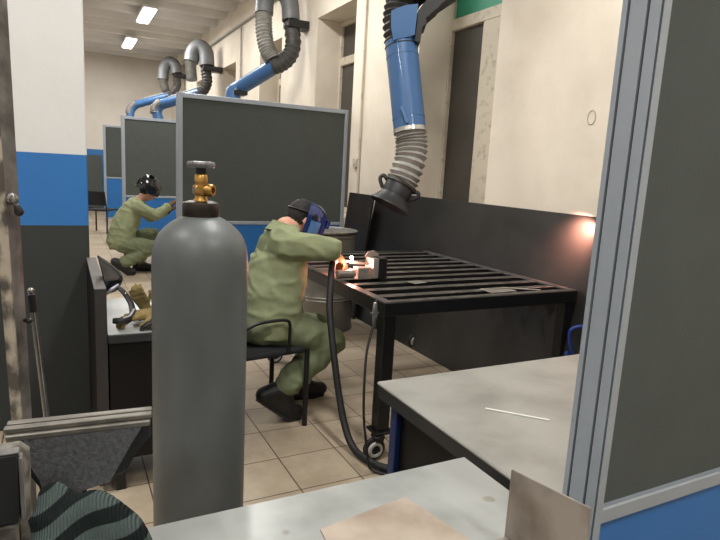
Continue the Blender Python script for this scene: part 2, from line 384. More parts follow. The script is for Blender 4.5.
# ------------------------------------------------------------------ booth dividers
def divider(x0, x1, y, th, top, rail, label, post=.05, slots=True, rw=.035, rpost=.04):
    t = thing('booth_divider', label, 'booth divider', (x0, y, 0), 'charcoal and blue booth dividers')
    for k, (a, c) in enumerate(((x0, x0 + post), (x1 - rpost, x1))):
        if slots and k == 0:
            # aluminium profile, its end face cut by three slots
            s = th; d = min(.012, post * .6)
            prof = [(0, 0), (post, 0), (post, th), (0, th)]
            cuts = [(.025 * s, .075 * s), (.33 * s, .40 * s), (.80 * s, .87 * s)]
            poly = [(0, 0), (post, 0), (post, th), (0, th)]
            for lo, hi in reversed(cuts): poly += [(0, hi), (d, hi), (d, lo), (0, lo)]
            p = B().prism(poly, (a, y, 0), (1, 0, 0), (0, 1, 0), (0, 0, top)).out('post', M['alu'], t, flat=True)
            sb = B()
            for lo, hi in cuts: sb.box(a + d * .5, a + d, y + lo, y + hi, .01, top - .01)
            sb.out('slot_strip', M['alu_slot'], p, flat=True)
        else:
            B().box(a, c, y, y + th, 0, top, .004).out('post', M['alu'], t, flat=True)
    xa, xb = x0 + post, x1 - rpost
    B().box(xa, xb, y + .004, y + th - .004, top - .045, top, .003).out('top_rail', M['alu'], t, flat=True)
    B().box(xa, xb, y + .004, y + th - .004, rail - rw, rail, .003).out('middle_rail', M['alu'], t, flat=True)
    B().box(xa, xb, y + .004, y + th - .004, .08, .12, .003).out('bottom_rail', M['alu'], t, flat=True)
    B().box(xa, xb, y + .018, y + th - .018, rail, top - .045).out('upper_panel', M['panel'], t, flat=True)
    B().box(xa, xb, y + .018, y + th - .018, .12, rail - rw).out('lower_panel', M['blue_panel'], t, flat=True)
    return t
divider(.891, 2.885, .672, .085, 2.16, .878, 'nearest charcoal and blue divider at the right, with grooved grey post', .017, True, .034)
divider(1.03, 2.893, 6.0, .09, 2.16, .90, 'big charcoal divider with blue foot behind the seated welder', .05)
divider(.875, 2.86, 10.15, .09, 2.16, .90, 'charcoal and blue divider behind the crouching welder', .05)
divider(.865, 2.86, 14.5, .09, 2.21, 1.05, 'small farthest charcoal and blue divider near the end wall', .05)
t = thing('screen_board', 'low dark grey board standing in front of the blue end wall', 'board', (.4, 17.6, 0))
B().box(-.6, 1.0, 17.6, 17.64, .1, 1.53, .004).out('board_sheet', M['panel'], t, flat=True)
for x in (-.55, .95): B().box(x - .03, x + .03, 17.5, 17.74, 0, .1, .005).out('foot', M['black_steel'], t)

# ------------------------------------------------------------------ gas cylinder
cx, cy = .284, 1.35
t = thing('gas_cylinder', 'tall grey gas cylinder with brass valve standing behind the near bench', 'gas cylinder', (cx, cy, 0))
prof = [(.085, 0), (.102, .004), (.1085, .02), (.1095, .05), (.1095, 1.25), (.1093, 1.268), (.1080, 1.288), (.1052, 1.306), (.1005, 1.321), (.0935, 1.335), (.0825, 1.348), (.0685, 1.360), (.054, 1.3695), (.040, 1.377)]
B().lathe(prof, (cx, cy, 0), seg=64).out('body', M['cyl'], t, angle=60)
B().lathe([(.0395, 1.372), (.0415, 1.377), (.0415, 1.402), (.0395, 1.408), (.027, 1.412), (.02, 1.412)], (cx, cy, 0), seg=40).out('neck_ring', M['collar'], t)
vb = B().lathe([(.0165, 1.408), (.0165, 1.414), (.0135, 1.418), (.0135, 1.424), (.0155, 1.426), (.0155, 1.447), (.0125, 1.449), (.0125, 1.452), (.0145, 1.454), (.0145, 1.470), (.012, 1.473), (.009, 1.474), (.009, 1.478)], (cx, cy, 0), seg=24)
vb.box(cx - .0165, cx + .012, cy - .0165, cy + .0165, 1.4275, 1.4465, .002)
vv = vb.out('valve', M['brass'], t)
B().lathe([(.0115, 0), (.0115, .014), (.0145, .016), (.0145, .026), (.0125, .029), (.0075, .029), (.0075, .02)], (cx + .002, cy - .002, 1.437), (.72, -.69, 0), 24).out('outlet', M['brass'], vv)
hw = B()
hw.lathe([(.0125, 1.474), (.0125, 1.487), (.016, 1.489)], (cx, cy, 0), seg=20)
hub = hw.out('wheel_hub', M['plastic'], vv)
ns = 48; R = []
for (rr, h) in ((.012, 1.486), (.0285, 1.487), (.0305, 1.490), (.0305, 1.497), (.028, 1.5005), (.019, 1.5015), (.017, 1.4995), (.006, 1.4995)):
    R.append([V((cx + rr * (1 + (.06 * math.cos(8 * 2 * PI * i / ns) if rr > .025 else 0)) * math.cos(2 * PI * i / ns), cy + rr * (1 + (.06 * math.cos(8 * 2 * PI * i / ns) if rr > .025 else 0)) * math.sin(2 * PI * i / ns), h)) for i in range(ns)])
hw = B(); hw.rings(R); hw.out('handwheel', M['wheel_metal'], vv)

# ------------------------------------------------------------------ near benches
ZB = .8
t = thing('workbench', 'near steel topped bench in the foreground, under the vise and loose plates', 'workbench', (.1, .7, 0), 'steel topped workbenches')
B().box(-.72, .887, .25, 1.068, ZB - .03, ZB, .003).out('worktop', M['steel_top'], t, flat=True)
B().box(-.70, .875, .28, 1.04, ZB - .09, ZB - .03).out('apron', M['steel_edge'], t, flat=True)
for x in (-.66, .84):
    for y_ in (.32, 1.0): B().box(x - .025, x + .025, y_ - .025, y_ + .025, 0, ZB - .09, .003).out('leg', M['leg_blue'], t, flat=True)
t = thing('workbench', 'second steel topped bench with a thin white rod lying on it', 'workbench', (1.5, 1.2, 0), 'steel topped workbenches')
B().box(.928, 2.05, .80, 1.605, ZB - .012, ZB, .004).out('worktop', M['steel_top_far'], t, flat=True)
B().box(.932, 2.046, .804, 1.601, ZB - .055, ZB - .012).out('apron', M['steel_edge'], t, flat=True)
B().box(1.005, 2.0, .84, 1.56, .12, ZB - .055).out('cabinet', M['wood_black'], t, flat=True)
for x in (.992, 2.02):
    for y_ in (.84, 1.57): B().box(x - .011, x + .011, y_ - .02, y_ + .02, 0, ZB - .055, .003).out('leg', M['leg_blue'], t, flat=True)
# loose pieces on the benches
def slab(x, y, z, lx, ly, lz, rz, name, m, label, cat, group=None):
    o = B().box(-lx / 2, lx / 2, -ly / 2, ly / 2, 0, lz, min(.0015, lz * .3)).out(name, m, flat=True)
    o.location = (x, y, z); o.rotation_euler = (0, 0, rz); return tag(o, label, cat, group)
d = V((1.263 - 1.133, 1.149 - 1.288))
slab(1.198, 1.2185, ZB, d.length, .007, .004, math.atan2(d.y, d.x), 'welding_rod', M['rod'], 'thin white welding rod lying on the second steel bench', 'rod')
b = B(); b.prism([(.646, .964), (.430, .930), (.40, .62), (.72, .64)], (0, 0, ZB), (1, 0, 0), (0, 1, 0), (0, 0, .003)); tag(b.out('steel_plate', M['plate_brown'], flat=True), 'flat brownish steel plate lying on the near bench', 'plate')
b = B(); b.prism([(.770, ZB + .001), (.580, ZB + .001), (.585, .971), (.770, .945)], (.758, 0, 0), (0, 1, 0), (0, 0, 1), (.004, 0, 0))
b.box(.700, .758, .585, .765, ZB + .0005, ZB + .0045)
tag(b.out('steel_plate', M['plate'], flat=True), 'bare steel plate standing upright on the near bench in front of the grooved post', 'plate')

# ------------------------------------------------------------------ vise, block, knit
ux, vx = V((.9968, -.0799, 0)), V((.0799, .9968, 0)); zz = V((0, 0, 1)); o0 = V((-.099, 1.040, 0))
t = thing('bench_vise', 'grey hammered bench vise with wide jaws on the near bench', 'vise', o0 + ux * .115 + V((0, 0, ZB)))
jp = [(.016, 1.036), (.214, 1.036), (.212, 1.024), (.168, .955), (.160, .930), (.112, .925), (.108, .86), (.060, .86), (.058, .93), (.052, .955), (.018, 1.024)]
B().prism(jp, o0 - vx * .001, ux, zz, vx * .018, .003).out('moving_jaw', M['vise'], t, angle=30)
rj = [(.0, 1.036), (.230, 1.036), (.230, .996), (.20, .970), (.186, .945), (.182, .930), (.118, .926), (.112, ZB + .02), (.055, ZB + .02), (.05, .93), (.03, .966), (.0, .990)]
B().prism(rj, o0 + vx * .022, ux, zz, vx * .05, .004).out('fixed_jaw', M['vise_dark'], t, angle=30)
b = B().prism([(.0, 1.041), (.230, 1.041), (.230, 1.05), (.0, 1.05)], o0 + vx * .004, ux, zz, vx * .014, .0015); b.out('jaw_plate', M['jaw'], t, flat=True)
b = B().prism([(.002, 1.038), (.232, 1.038), (.232, 1.051), (.002, 1.051)], o0 + vx * .0225, ux, zz, vx * .014, .0015); b.out('jaw_plate', M['jaw'], t, flat=True)
b = B().prism([(.004, 1.030), (.226, 1.030), (.228, 1.0405), (.002, 1.0405)], o0 - vx * .0035, ux, zz, vx * .02, .002); b.out('jaw_step', M['jaw'], t, flat=True)
B().prism([(.05, ZB), (.15, ZB), (.15, ZB + .022), (.05, ZB + .022)], o0 - vx * .06, ux, zz, vx * .085, .004).out('base', M['vise_dark'], t)
B().prism([(.062, .85), (.105, .85), (.105, .875), (.062, .875)], o0 - vx * .055, ux, zz, vx * .08, .004).out('slide', M['vise_dark'], t)
p0 = o0 + ux * .085 + V((0, 0, .862))
sp = B().cyl(p0 - vx * .10, p0 - vx * .055, .010).out('spindle', M['chrome'], t)
t = thing('steel_block', 'dark square steel block with bare worn edge left of the vise', 'steel block', (-.15, .89, ZB))
B().box(-.24, -.066, .862, .880, .985, 1.089, .002).out('plate_face', M['black_steel'], t)
B().box(-.25, -.056, .881, .955, ZB, 1.072, .012).out('rusty_body', M['rust'], t)
B().box(-.25, -.070, .862, .8805, ZB, .984, .004).out('rusty_base', M['rust'], t)
b = B().box(-.0655, -.0605, .862, .880, .99, 1.083, .001); b.box(-.24, -.064, .862, .880, 1.0895, 1.0925, .001)
b.out('worn_edge', M['stained_bar2'], t)

# leaning bar and thin rod left of the pier
t = thing('angle_bar', 'paint splashed steel bar leaning upright at the far left', 'steel bar', (-.02, 1.33, 0))
def lerpz(z, x095, x120): return x095 + (x120 - x095) * (z - .95) / .25
b = B(); b.rings([[V((lerpz(z, l1, l2), 1.33 + dy, z)) for l1, l2, dy in ((-.111, -.1165, .012), (-.092, -.0972, -.010), (-.089, -.0942, -.006), (-.108, -.1135, .018))] for z in (0, .5, .95, 1.54, 2.1)])
b.out('flange', M['stained_bar'], t, flat=True)
b = B(); b.rings([[V((lerpz(z, l1, l2), 1.33 + dy, z)) for l1, l2, dy in ((-.0915, -.0967, -.008), (-.074, -.0765, .03), (-.077, -.0795, .034), (-.0945, -.0997, -.004))] for z in (0, .5, .95, 1.54, 2.1)])
b.out('web', M['stained_bar2'], t, flat=True)
kn = B().lathe([(.006, 0), (.012, .003), (.012, .008), (.008, .011), (.008, .016), (.003, .018)], (-.092, 1.335, 1.408), (.55, -.83, 0), 20).out('clamp_knob', M['chrome'], t)
B().cap((-.080, 1.318, 1.394), .006, (-.077, 1.318, 1.384), .009).out('wing', M['plastic'], kn)
B().cap((-.076, 1.345, 1.155), .005, (-.069, 1.340, 1.155), .006).out('lock_screw', M['plastic'], t)
t = thing('chrome_rod', 'thin chrome rod with black cap leaning beside the stained steel bar', 'rod', (-.0, 1.4, 0))
q0, q1 = V((-.064, 1.4, 1.163)), V((-.048, 1.4, .925)); dd = (q1 - q0).normalized()
B().cyl(q0, q1 + dd * (.92), .0065, seg=14).out('rod_shaft', M['chrome'], t)
B().cyl(q0 - dd * .035, q0 + dd * .004, .0085, seg=16).out('cap', M['plastic'], t)
B().sphere(q0 - dd * .043, .0075).out('knob', M['chrome'], t)

# ------------------------------------------------------------------ left workstation with mask and gloves
t = thing('workstation', 'black workstation with a tall side panel and grey top beside the pier', 'workbench', (.35, 2.9, 0))
p = B().box(.106, .1545, 2.60, 3.45, .05, .946, .002).out('side_panel', M['wood_black'], t, flat=True)
B().box(.107, .1535, 2.602, 3.448, .9465, .950).out('edge_band', M['edge_brown'], p, flat=True)
B().box(.1075, .153, 2.594, 2.5995, .05, .949).out('end_band', M['end_dark'], p, flat=True)
wt = B().box(.1555, .66, 2.58, 3.27, .748, .752, .001).out('worktop', M['steel_top'], t, flat=True)
B().box(.1555, .66, 2.575, 3.27, .712, .747, .001).out('top_edge', M['steel_edge'], wt, flat=True)
B().box(.16, .65, 2.60, 3.25, .16, .711).out('cabinet', M['wood_black'], t, flat=True)
for x in (.2, .62):
    for y_ in (2.64, 3.2): B().box(x - .02, x + .02, y_ - .02, y_ + .02, 0, .159).out('leg', M['black_steel'], t, flat=True)
# welding mask leaning on the side panel
t = thing('welding_mask', 'black welding mask with headband leaning in the workstation corner', 'welding mask', (.22, 2.86, .75))
b = B()
def shell(u, v):
    # pointed shield seen from its edge, leaning to the left against the panel
    a = (u - .5) * 2.0; z = 1.05 - v * .16
    xl = .138 + .032 * v; w = .004 + .078 * math.sin(PI * (.5 * v / .62 if v < .62 else .5 + .32 * (v - .62) / .38))
    x = xl + w * (1 - abs(a) ** 2.2)
    return V((x, 2.85 + .08 * a * (.35 + .65 * min(1, v * 1.6)), z))
b.grid(shell, 14, 16); b.thicken(.006).out('shield', M['helmet_black'], t, angle=70)
bd = spline([(.200, 2.775, .918), (.216, 2.765, .915), (.240, 2.755, .890), (.264, 2.735, .845), (.266, 2.70, .808), (.246, 2.655, .797), (.212, 2.64, .794), (.180, 2.65, .794)], 40)
hb = B().sweep(bd, lambda u: .012 + .007 * math.sin(PI * u), 10, flat=.6).out('headband', M['plastic'], t)
bd = spline([(.164, 2.755, .893), (.185, 2.748, .915), (.215, 2.752, .933)], 12)
B().sweep(bd, .007, 8).out('silver_strip', M['silver_band'], t)
B().sweep(spline([(.222, 2.632, .808), (.250, 2.645, .815), (.272, 2.688, .832)], 10), .004, 8).out('reflective_trim', M['silver_band'], hb)
B().sphere((.241, 2.737, .893), .005).out('rivet', M['chrome'], hb)

def organic(name, build, voxel, mats, parent, smooth=6, fold=0., fscale=9., classify=None, angle=180):
    """overlapping shapes fused into one continuous skin"""
    b = B(); build(b); bmesh.ops.recalc_face_normals(b.bm, faces=b.bm.faces)
    me = bpy.data.meshes.new('tmp'); b.bm.to_mesh(me); b.bm.free()
    o = bpy.data.objects.new('tmp', me); COL.objects.link(o)
    r = o.modifiers.new('r', 'REMESH'); r.mode = 'VOXEL'; r.voxel_size = voxel
    s = o.modifiers.new('s', 'SMOOTH'); s.factor = .5; s.iterations = smooth
    dg = bpy.context.evaluated_depsgraph_get(); ev = o.evaluated_get(dg)
    nm = bpy.data.meshes.new_from_object(ev); bpy.data.objects.remove(o); bpy.data.meshes.remove(me)
    off = V((0, 0, 0)); p = parent
    while p is not None:
        if not p.get('_local'): off += p.location
        p = p.parent
    if fold:
        nor = [v.normal.copy() for v in nm.vertices]
        for v, n in zip(nm.vertices, nor):
            q = V((v.co.x * fscale, v.co.y * fscale, v.co.z * fscale * 1.9 + v.co.x * 4))
            h = 1.5 * (1 - abs(noise.noise(q))) ** 5 - .55 + .45 * noise.noise(q * 2.1)
            v.co += n * fold * h
    for m in mats: nm.materials.append(m)
    if classify:
        for f in nm.polygons: f.material_index = classify(f.center)
    nm.transform(Matrix.Translation(-off)); nm.name = name
    ob = bpy.data.objects.new(name, nm); COL.objects.link(ob); ob.parent = parent
    nm.polygons.foreach_set('use_smooth', [True] * len(nm.polygons))
    return ob

def hand_prims(b, wrist, fdir, back, side, s=1., curl=.5, thumb=1):
    """palm, four unequal bent fingers and a thumb; fdir finger direction, back = back of the hand, side towards the thumb"""
    w = V(wrist); f = V(fdir).normalized(); k = (V(back) - f * V(back).dot(f)).normalized(); sd = k.cross(f) * thumb
    pc = w + f * .05 * s
    for q in (-.026, 0, .026): b.cap(w + f * .012 * s + sd * q * .7 * s, .020 * s, w + f * .085 * s + sd * q * s, .0165 * s, 10)
    for i, (q, L) in enumerate(((.033, .072), (.011, .082), (-.012, .076), (-.034, .058))):
        a = w + f * .09 * s + sd * q * s; d1 = (f - k * curl * .7).normalized(); d2 = (f - k * curl * 1.8).normalized(); d3 = (f * .4 - k * curl * 2.2).normalized()
        p1 = a + d1 * L * .45 * s; p2 = p1 + d2 * L * .33 * s; p3 = p2 + d3 * L * .25 * s
        b.cap(a, .0105 * s, p1, .010 * s, 8); b.cap(p1, .010 * s, p2, .0092 * s, 8); b.cap(p2, .0092 * s, p3, .0082 * s, 8)
    a = w + f * .03 * s + sd * .028 * s; p1 = a + (f * .55 + sd * .75 - k * .25).normalized() * .042 * s; p2 = p1 + (f * .9 + sd * .2 - k * .5).normalized() * .034 * s
    b.cap(a, .014 * s, p1, .012 * s, 8); b.cap(p1, .012 * s, p2, .010 * s, 8)

# striped knit heaped in front of the vise
def knit(b):
    b.cap((-.024, .812, 1.043), .024, (-.004, .775, 1.0), .052); b.cap((-.012, .79, 1.015), .040, (.050, .745, .985), .042)
    b.cap((.0, .765, .97), .062, (.035, .70, .90), .09); b.cap((.022, .775, 1.022), .036, (.052, .752, 1.0), .038); b.cap((.05, .735, .97), .045, (.085, .66, .90), .07); b.cap((-.012, .745, .985), .05, (-.01, .70, .88), .075)
    b.sphere((.02, .71, .865), .1, (1.25, 1, .65)); b.sphere((.02, .70, .835), .1, (1.4, 1.1, .34))
ko = organic('knit_heap', knit, .008, [M['stripes']], None, 8, .005, 7.)
uvl = ko.data.uv_layers.new(name='knit'); SD, RD = V((.33, -.346, -.867)), V((.93, -.2, .30))  # stripe direction baked from the camera's right and up axes
for lp in ko.data.loops:
    p = ko.data.vertices[lp.vertex_index].co
    w_ = .25 * noise.noise(p * 9) + .16 * math.sin(p.x * 55 + 1)
    uvl.data[lp.index].uv = (p.dot(SD) / .036 + w_ + .15, p.dot(RD) / .13)
tag(ko, 'dark and grey striped knitted cloth heaped in front of the vise', 'knitwear')

# two tan gauntlets
def glove(name, wrist, fdir, back, m, label, thumb, gs=1., cuff=True):
    t = thing(name, label, 'glove', (wrist[0], wrist[1], .753), 'work gloves on the workstation')
    w = V(wrist); f = V(fdir).normalized()
    def bd(b):
        hand_prims(b, wrist, fdir, back, None, 1.12 * gs, .35, thumb)
        b.cap(w + f * .01, .034 * gs, w - f * (.07 if cuff else .02), .036 * gs, 14)
    organic('hand', bd, .006, [m], t, 3, .003, 40)
    if not cuff: return t
    x, y, z = frame_from(-f)
    c = B(); R = []
    for h, r in ((.06, .040), (.09, .044), (.125, .050), (.15, .052)):
        R.append([w + z * h + x * r * math.cos(2 * PI * i / 24) + y * r * .55 * math.sin(2 * PI * i / 24) * (1 + .1 * math.sin(3 * i)) for i in range(24)])
    c.rings(R, caps=False); c.thicken(.004).out('cuff', m, t, angle=80)
    return t
glove('work_glove', (.375, 2.72, .797), (-.93, -.16, 0), (0, 0, 1), M['glove'], 'tan suede work glove lying flat under the mask headband', 1, 1.0)
glove('work_glove', (.345, 2.93, .785), (-.22, -.30, .42), (-.1, -1, -.2), M['glove'], 'tan suede work glove propped up crumpled next to the cylinder', -1, .72, False)
glove('work_glove', (.41, 2.615, .786), (-.9, .05, -.02), (0, 0, 1), M['plastic'], 'dark glove lying half behind the cylinder', 1, .7, False)

# ------------------------------------------------------------------ welding table
t = thing('welding_table', 'black slatted welding table on castors under the extraction hood', 'welding table', (2.1, 3.28, 0))
TX0, TX1, TY0, TY1, TZ = 1.425, 2.785, 2.435, 4.13, .85
b = B()
for q in ((TX0, TX1, TY0, TY0 + .06), (TX0, TX1, TY1 - .06, TY1)): b.box(*q, TZ - .075, TZ, .004)
for q in ((TX0, TX0 + .06, TY0 + .06, TY1 - .06), (TX1 - .06, TX1, TY0 + .06, TY1 - .06)): b.box(*q, TZ - .075, TZ, .004)
b.out('frame', M['black_steel'], t, flat=True)
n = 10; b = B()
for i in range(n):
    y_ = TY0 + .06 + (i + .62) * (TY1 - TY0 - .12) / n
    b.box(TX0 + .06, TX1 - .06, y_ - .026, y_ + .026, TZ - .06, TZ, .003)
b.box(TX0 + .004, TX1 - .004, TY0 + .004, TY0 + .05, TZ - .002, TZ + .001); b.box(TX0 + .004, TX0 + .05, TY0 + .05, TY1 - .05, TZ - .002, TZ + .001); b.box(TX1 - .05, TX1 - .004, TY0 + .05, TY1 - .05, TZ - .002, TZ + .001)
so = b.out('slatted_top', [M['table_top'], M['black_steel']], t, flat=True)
for f in so.data.polygons: f.material_index = 0 if f.normal.z > .3 else 1  # upward faces lighter, slat sides black so the gaps read dark
for lx, ly in ((TX0 + .045, TY0 + .045), (TX1 - .045, TY0 + .045), (TX0 + .045, TY1 - .045), (TX1 - .045, TY1 - .045)):
    lg = B().box(lx - .036, lx + .036, ly - .036, ly + .036, .15, TZ - .075, .004).out('leg', M['black_steel'], t, flat=True)
    B().box(lx - .055, lx + .055, ly - .055, ly + .055, .135, .15, .002).out('foot_plate', M['black_steel'], lg, flat=True)
    wx, wy = lx - .03, ly - .035
    fk = B(); fk.box(wx - .03, wx + .03, wy - .03, wy + .03, .122, .134, .003)
    for s in (-1, 1): fk.prism([(-.026, .122), (.026, .122), (.009, .05), (-.009, .05)], (wx, wy + s * .022, 0), (1, 0, 0), (0, 0, 1), (0, .004 * s, 0))
    fk.out('castor_fork', M['black_steel'], lg)
    B().lathe([(.02, -.016), (.050, -.016), (.060, -.012), (.060, .012), (.050, .016), (.02, .016)], (wx - .02, wy, .061), (0, 1, 0), 28).out('castor_wheel', M['rubber'], lg)
    B().lathe([(.026, -.016), (.026, -.026), (.040, -.026), (.044, -.017), (.044, .017), (.040, .026), (.026, .026), (.026, .016)], (wx - .02, wy, .061), (0, 1, 0), 28, False).out('wheel_hub', M['hub_pale'], lg)
# pieces on the table
slab(1.893, 2.864, TZ + .001, .10, .07, .004, .25, 'steel_coupon', M['shiny'], 'small bright steel coupon in the middle of the slatted table', 'plate')
slab(2.25, 2.545, TZ + .001, .19, .11, .006, .05, 'steel_plate', M['plate'], 'grey steel plate near the front edge of the slatted table', 'plate')
tag(B().cyl((2.30, 2.56, TZ + .013), (2.52, 2.48, TZ + .004), .004).out('filler_rod', M['shiny']), 'thin filler rod resting on the grey plate on the slatted table', 'rod')
# the workpiece being welded
t = thing('weldment', 'glowing steel bracket being welded on the corner of the slatted table', 'workpiece', (1.62, 3.15, TZ))
Zt = TZ + .001
B().box(1.425, 1.70, 3.02, 3.40, Zt, Zt + .008, .001).out('base_plate', M['plate'], t, flat=True)
B().box(1.662, 1.70, 3.00, 3.11, Zt + .008, Zt + .128, .002).out('upright_plate', M['plate'], t, flat=True)
B().box(1.702, 1.75, 2.985, 3.10, Zt + .002, Zt + .132, .003).out('clamp_block', M['black_steel'], t, flat=True)
B().prism([(1.64, Zt + .132), (1.725, Zt + .132), (1.735, Zt + .145), (1.70, Zt + .168), (1.66, Zt + .16)], (0, 3.07, 0), (1, 0, 0), (0, 0, 1), (0, .012, 0), .001).out('top_flange', M['plate_brown'], t, flat=True)
b = B(); b.bar((1.47, 3.20, Zt + .10), (1.66, 3.08, Zt + .085), .028, .012); b.out('brace', M['plate'], t, flat=True)
B().cyl((1.445, 3.05, Zt + .032), (1.56, 3.05, Zt + .032), .024, seg=28).out('tube_stub', M['plate'], t)
B().box(1.572, 1.645, 3.02, 3.09, Zt + .008, Zt + .07, .002).out('square_section', M['shiny'], t, flat=True)
# the arc
SP = V((1.592, 3.16, .962))
tag(B().sphere(SP, .011, sub=2).out('weld_arc', M['arc']), 'bright welding arc burning at the welder\'s hand', 'welding arc')
def plight(p, e, c, r=.02):
    l = bpy.data.lights.new('arc_or_added_glow', 'POINT'); l.energy = e; l.color = c; l.shadow_soft_size = r
    o = bpy.data.objects.new('arc_or_added_glow', l); COL.objects.link(o); o.location = p
plight(SP + V((-.03, -.045, -.035)), 7.5, (1, .36, .27), .015)
sl = bpy.data.lights.new('arc_or_added_glow', 'SPOT'); sl.energy = 95; sl.color = (1, .42, .30); sl.shadow_soft_size = .015; sl.spot_size = math.radians(112); sl.spot_blend = 1.
so_ = bpy.data.objects.new('arc_or_added_glow', sl); COL.objects.link(so_); so_.location = (2.765, 2.49, 1.275)     # added spot, stands in for the weld arc's reflection in the sheet
so_.rotation_euler = V((.10, .045, -.095)).to_track_quat('-Z', 'Y').to_euler()

# leaning sheets
def leaning(x0, x1, y0, y1, z1, th, name, m, label, cat):
    b = B(); b.rings([[V((x0, y0, 0)), V((x0, y1, 0)), V((x0 + th, y1, 0)), V((x0 + th, y0, 0))], [V((x1, y0, z1)), V((x1, y1, z1)), V((x1 + th, y1, z1)), V((x1 + th, y0, z1))]])
    return tag(b.out(name, m, flat=True), label, cat)
leaning(2.655, 2.885, .95, 5.22, 1.297, .006, 'steel_sheet', M['sheet'], 'long black steel sheet leaning on the wall behind the slatted table', 'steel sheet')
leaning(2.60, 2.755, 5.06, 5.60, 1.262, .02, 'steel_sheet', M['rusty_sheet'], 'narrow dark brown sheet leaning behind the metal drum', 'steel sheet')

# barrel
t = thing('metal_drum', 'galvanised metal drum with a shallow lid behind the seated welder', 'drum', (2.2, 4.93, 0))
prof = [(.27, 0), (.287, .004), (.287, .02), (.279, .03)]
for zr in (.30, .33, .60, .63): prof += [(.279, zr - .012), (.287, zr), (.279, zr + .012)]
prof += [(.279, .88), (.288, .885), (.288, .905), (.27, .906)]
B().lathe(prof, (2.2, 4.93, 0), seg=56).out('drum_body', M['barrel'], t)
B().lathe([(.05, .909), (.27, .909), (.292, .925), (.300, .937), (.294, .939), (.27, .924), (.2, .918), (.05, .918)], (2.2, 4.93, 0), seg=56).out('lid', M['shiny'], t)

# hoses and cables
hp = [(1.452, 3.10, .955), (1.40, 3.02, .96), (1.365, 2.96, .90), (1.328, 2.88, .72), (1.322, 2.80, .52), (1.328, 2.72, .30), (1.333, 2.63, .13), (1.345, 2.53, .035), (1.37, 2.38, .024), (1.44, 2.27, .024), (1.60, 2.12, .024)]
b = B().sweep(spline(hp, 90), .0195, 14)
tag(b.out('torch_hose', M['rubber']), 'thick black torch hose hanging from the welder\'s hand to the floor', 'hose')
t = thing('earth_cable', 'thin black earth cable with steel clamp at the table\'s front corner', 'cable', (1.34, 2.45, 0))
B().sweep(spline([(1.404, 2.47, .77), (1.372, 2.455, .70), (1.33, 2.42, .60), (1.300, 2.37, .42), (1.296, 2.345, .28), (1.31, 2.33, .15), (1.335, 2.335, .03), (1.37, 2.30, .010), (1.45, 2.20, .010)], 60), .0065, 10).out('cable', M['rubber'], t)
cl = B().prism([(-.006, .0), (.010, .0), (.014, -.06), (.009, -.13), (-.004, -.13), (-.010, -.06)], (1.394, 2.47, .845), (1, 0, 0), (0, 0, 1), (0, .016, 0), .002).out('clamp', M['shiny'], t)
B().bar((1.372, 2.478, .79), (1.418, 2.478, .79), .008, .008).out('clamp_pin', M['shiny'], cl)
B().cyl((1.404, 2.478, .865), (1.398, 2.478, .835), .006).out('clamp_screw', M['chrome'], cl)
b = B().sweep(spline([(2.742, 2.12, .655), (2.735, 2.25, .662), (2.715, 2.33, .655), (2.675, 2.36, .62), (2.69, 2.36, .53), (2.715, 2.35, .46), (2.68, 2.35, .45), (2.655, 2.35, .47), (2.66, 2.35, .50)], 50), .011, 10)
tag(b.out('blue_cable', M['cable_blue']), 'blue cable loop hanging under the right end of the slatted table', 'cable')

# ------------------------------------------------------------------ extraction arms
def band(p, d, r, w=.02, m='duct'): return B().cyl(V(p) - V(d).normalized() * w / 2, V(p) + V(d).normalized() * w / 2, r, seg=28)
t = thing('extraction_arm', 'nearest blue extraction arm with black hood above the slatted table', 'extraction arm', (2.9, 3.84, 3.41), 'blue fume extraction arms')
lipc, conec = V((2.073, 3.561, 1.262)), V((2.136, 3.555, 1.388)); ax = (lipc - conec).normalized(); conec = lipc - ax * .085
hd = B().lathe([(.100, -.004), (.104, .006), (.112, .025), (.126, .045), (.134, .058), (.150, .075), (.154, .085), (.149, .086), (.125, .052), (.098, .015), (.06, .0)], conec, ax, 44).out('hood', M['hood'], t)
B().lathe([(.07, -.095), (.100, -.092), (.104, -.085), (.104, .0), (.09, .004)], conec, ax, 40).out('hood_collar', M['hood'], hd)
side = (V((1, -.55, .1)) - ax * V((1, -.55, .1)).dot(ax)).normalized()
for q in (-1, 1):
    c = conec - ax * .03
    B().sweep(spline([c + side * q * .098 - ax * .045, c + side * q * .138 - ax * .062, c + side * q * .150 - ax * .03, c + side * q * .104 + ax * .020], 14), .014, 8).out('handle', M['hood'], hd)
hs = [conec - ax * .085, conec - ax * .13, (2.218, 3.553, 1.60), (2.230, 3.571, 1.711), (2.222, 3.584, 1.783)]
B().hose(hs, .106, 13, .10, 28).out('flexible_hose', M['hose_grey'], t)
tb, tt = V((2.221, 3.585, 1.783)), V((2.183, 3.728, 2.417)); td = (tt - tb).normalized()
bl = B().cyl(tb, tt, .115, seg=40).out('lower_tube', M['arm_blue'], t)
band(tb + td * .014, td, .118, .030).out('clamp_ring', M['shiny'], bl)
B().cyl(tb + td * .10, tb + td * .107, .1175, seg=40).out('seam', M['arm_blue'], bl); B().cyl(tt - td * .112, tt - td * .104, .1175, seg=40).out('seam', M['arm_blue'], bl)
fr_ = V((-.42, -.9, 0)).normalized()
B().bar(tb + td * .06 + fr_ * .115 - V((.03, 0, 0)), tb + td * .175 + fr_ * .114 - V((.055, -.02, 0)), .02, .014, fr_).out('bracket', M['arm_blue'], bl)
ep = [tt - td * .035, (2.174, 3.756, 2.565), (2.205, 3.767, 2.705), (2.317, 3.785, 2.828), (2.47, 3.802, 2.92)]
B().hose(ep, .110, 16, .10, 24).out('elbow_hose', M['hose_dark'], t)
vw = V((.457, .872, -.05)).normalized(); right = V((.88, -.47, 0)).normalized(); K = 1.17  # lower arm scaled about the camera by this factor, its points baked in
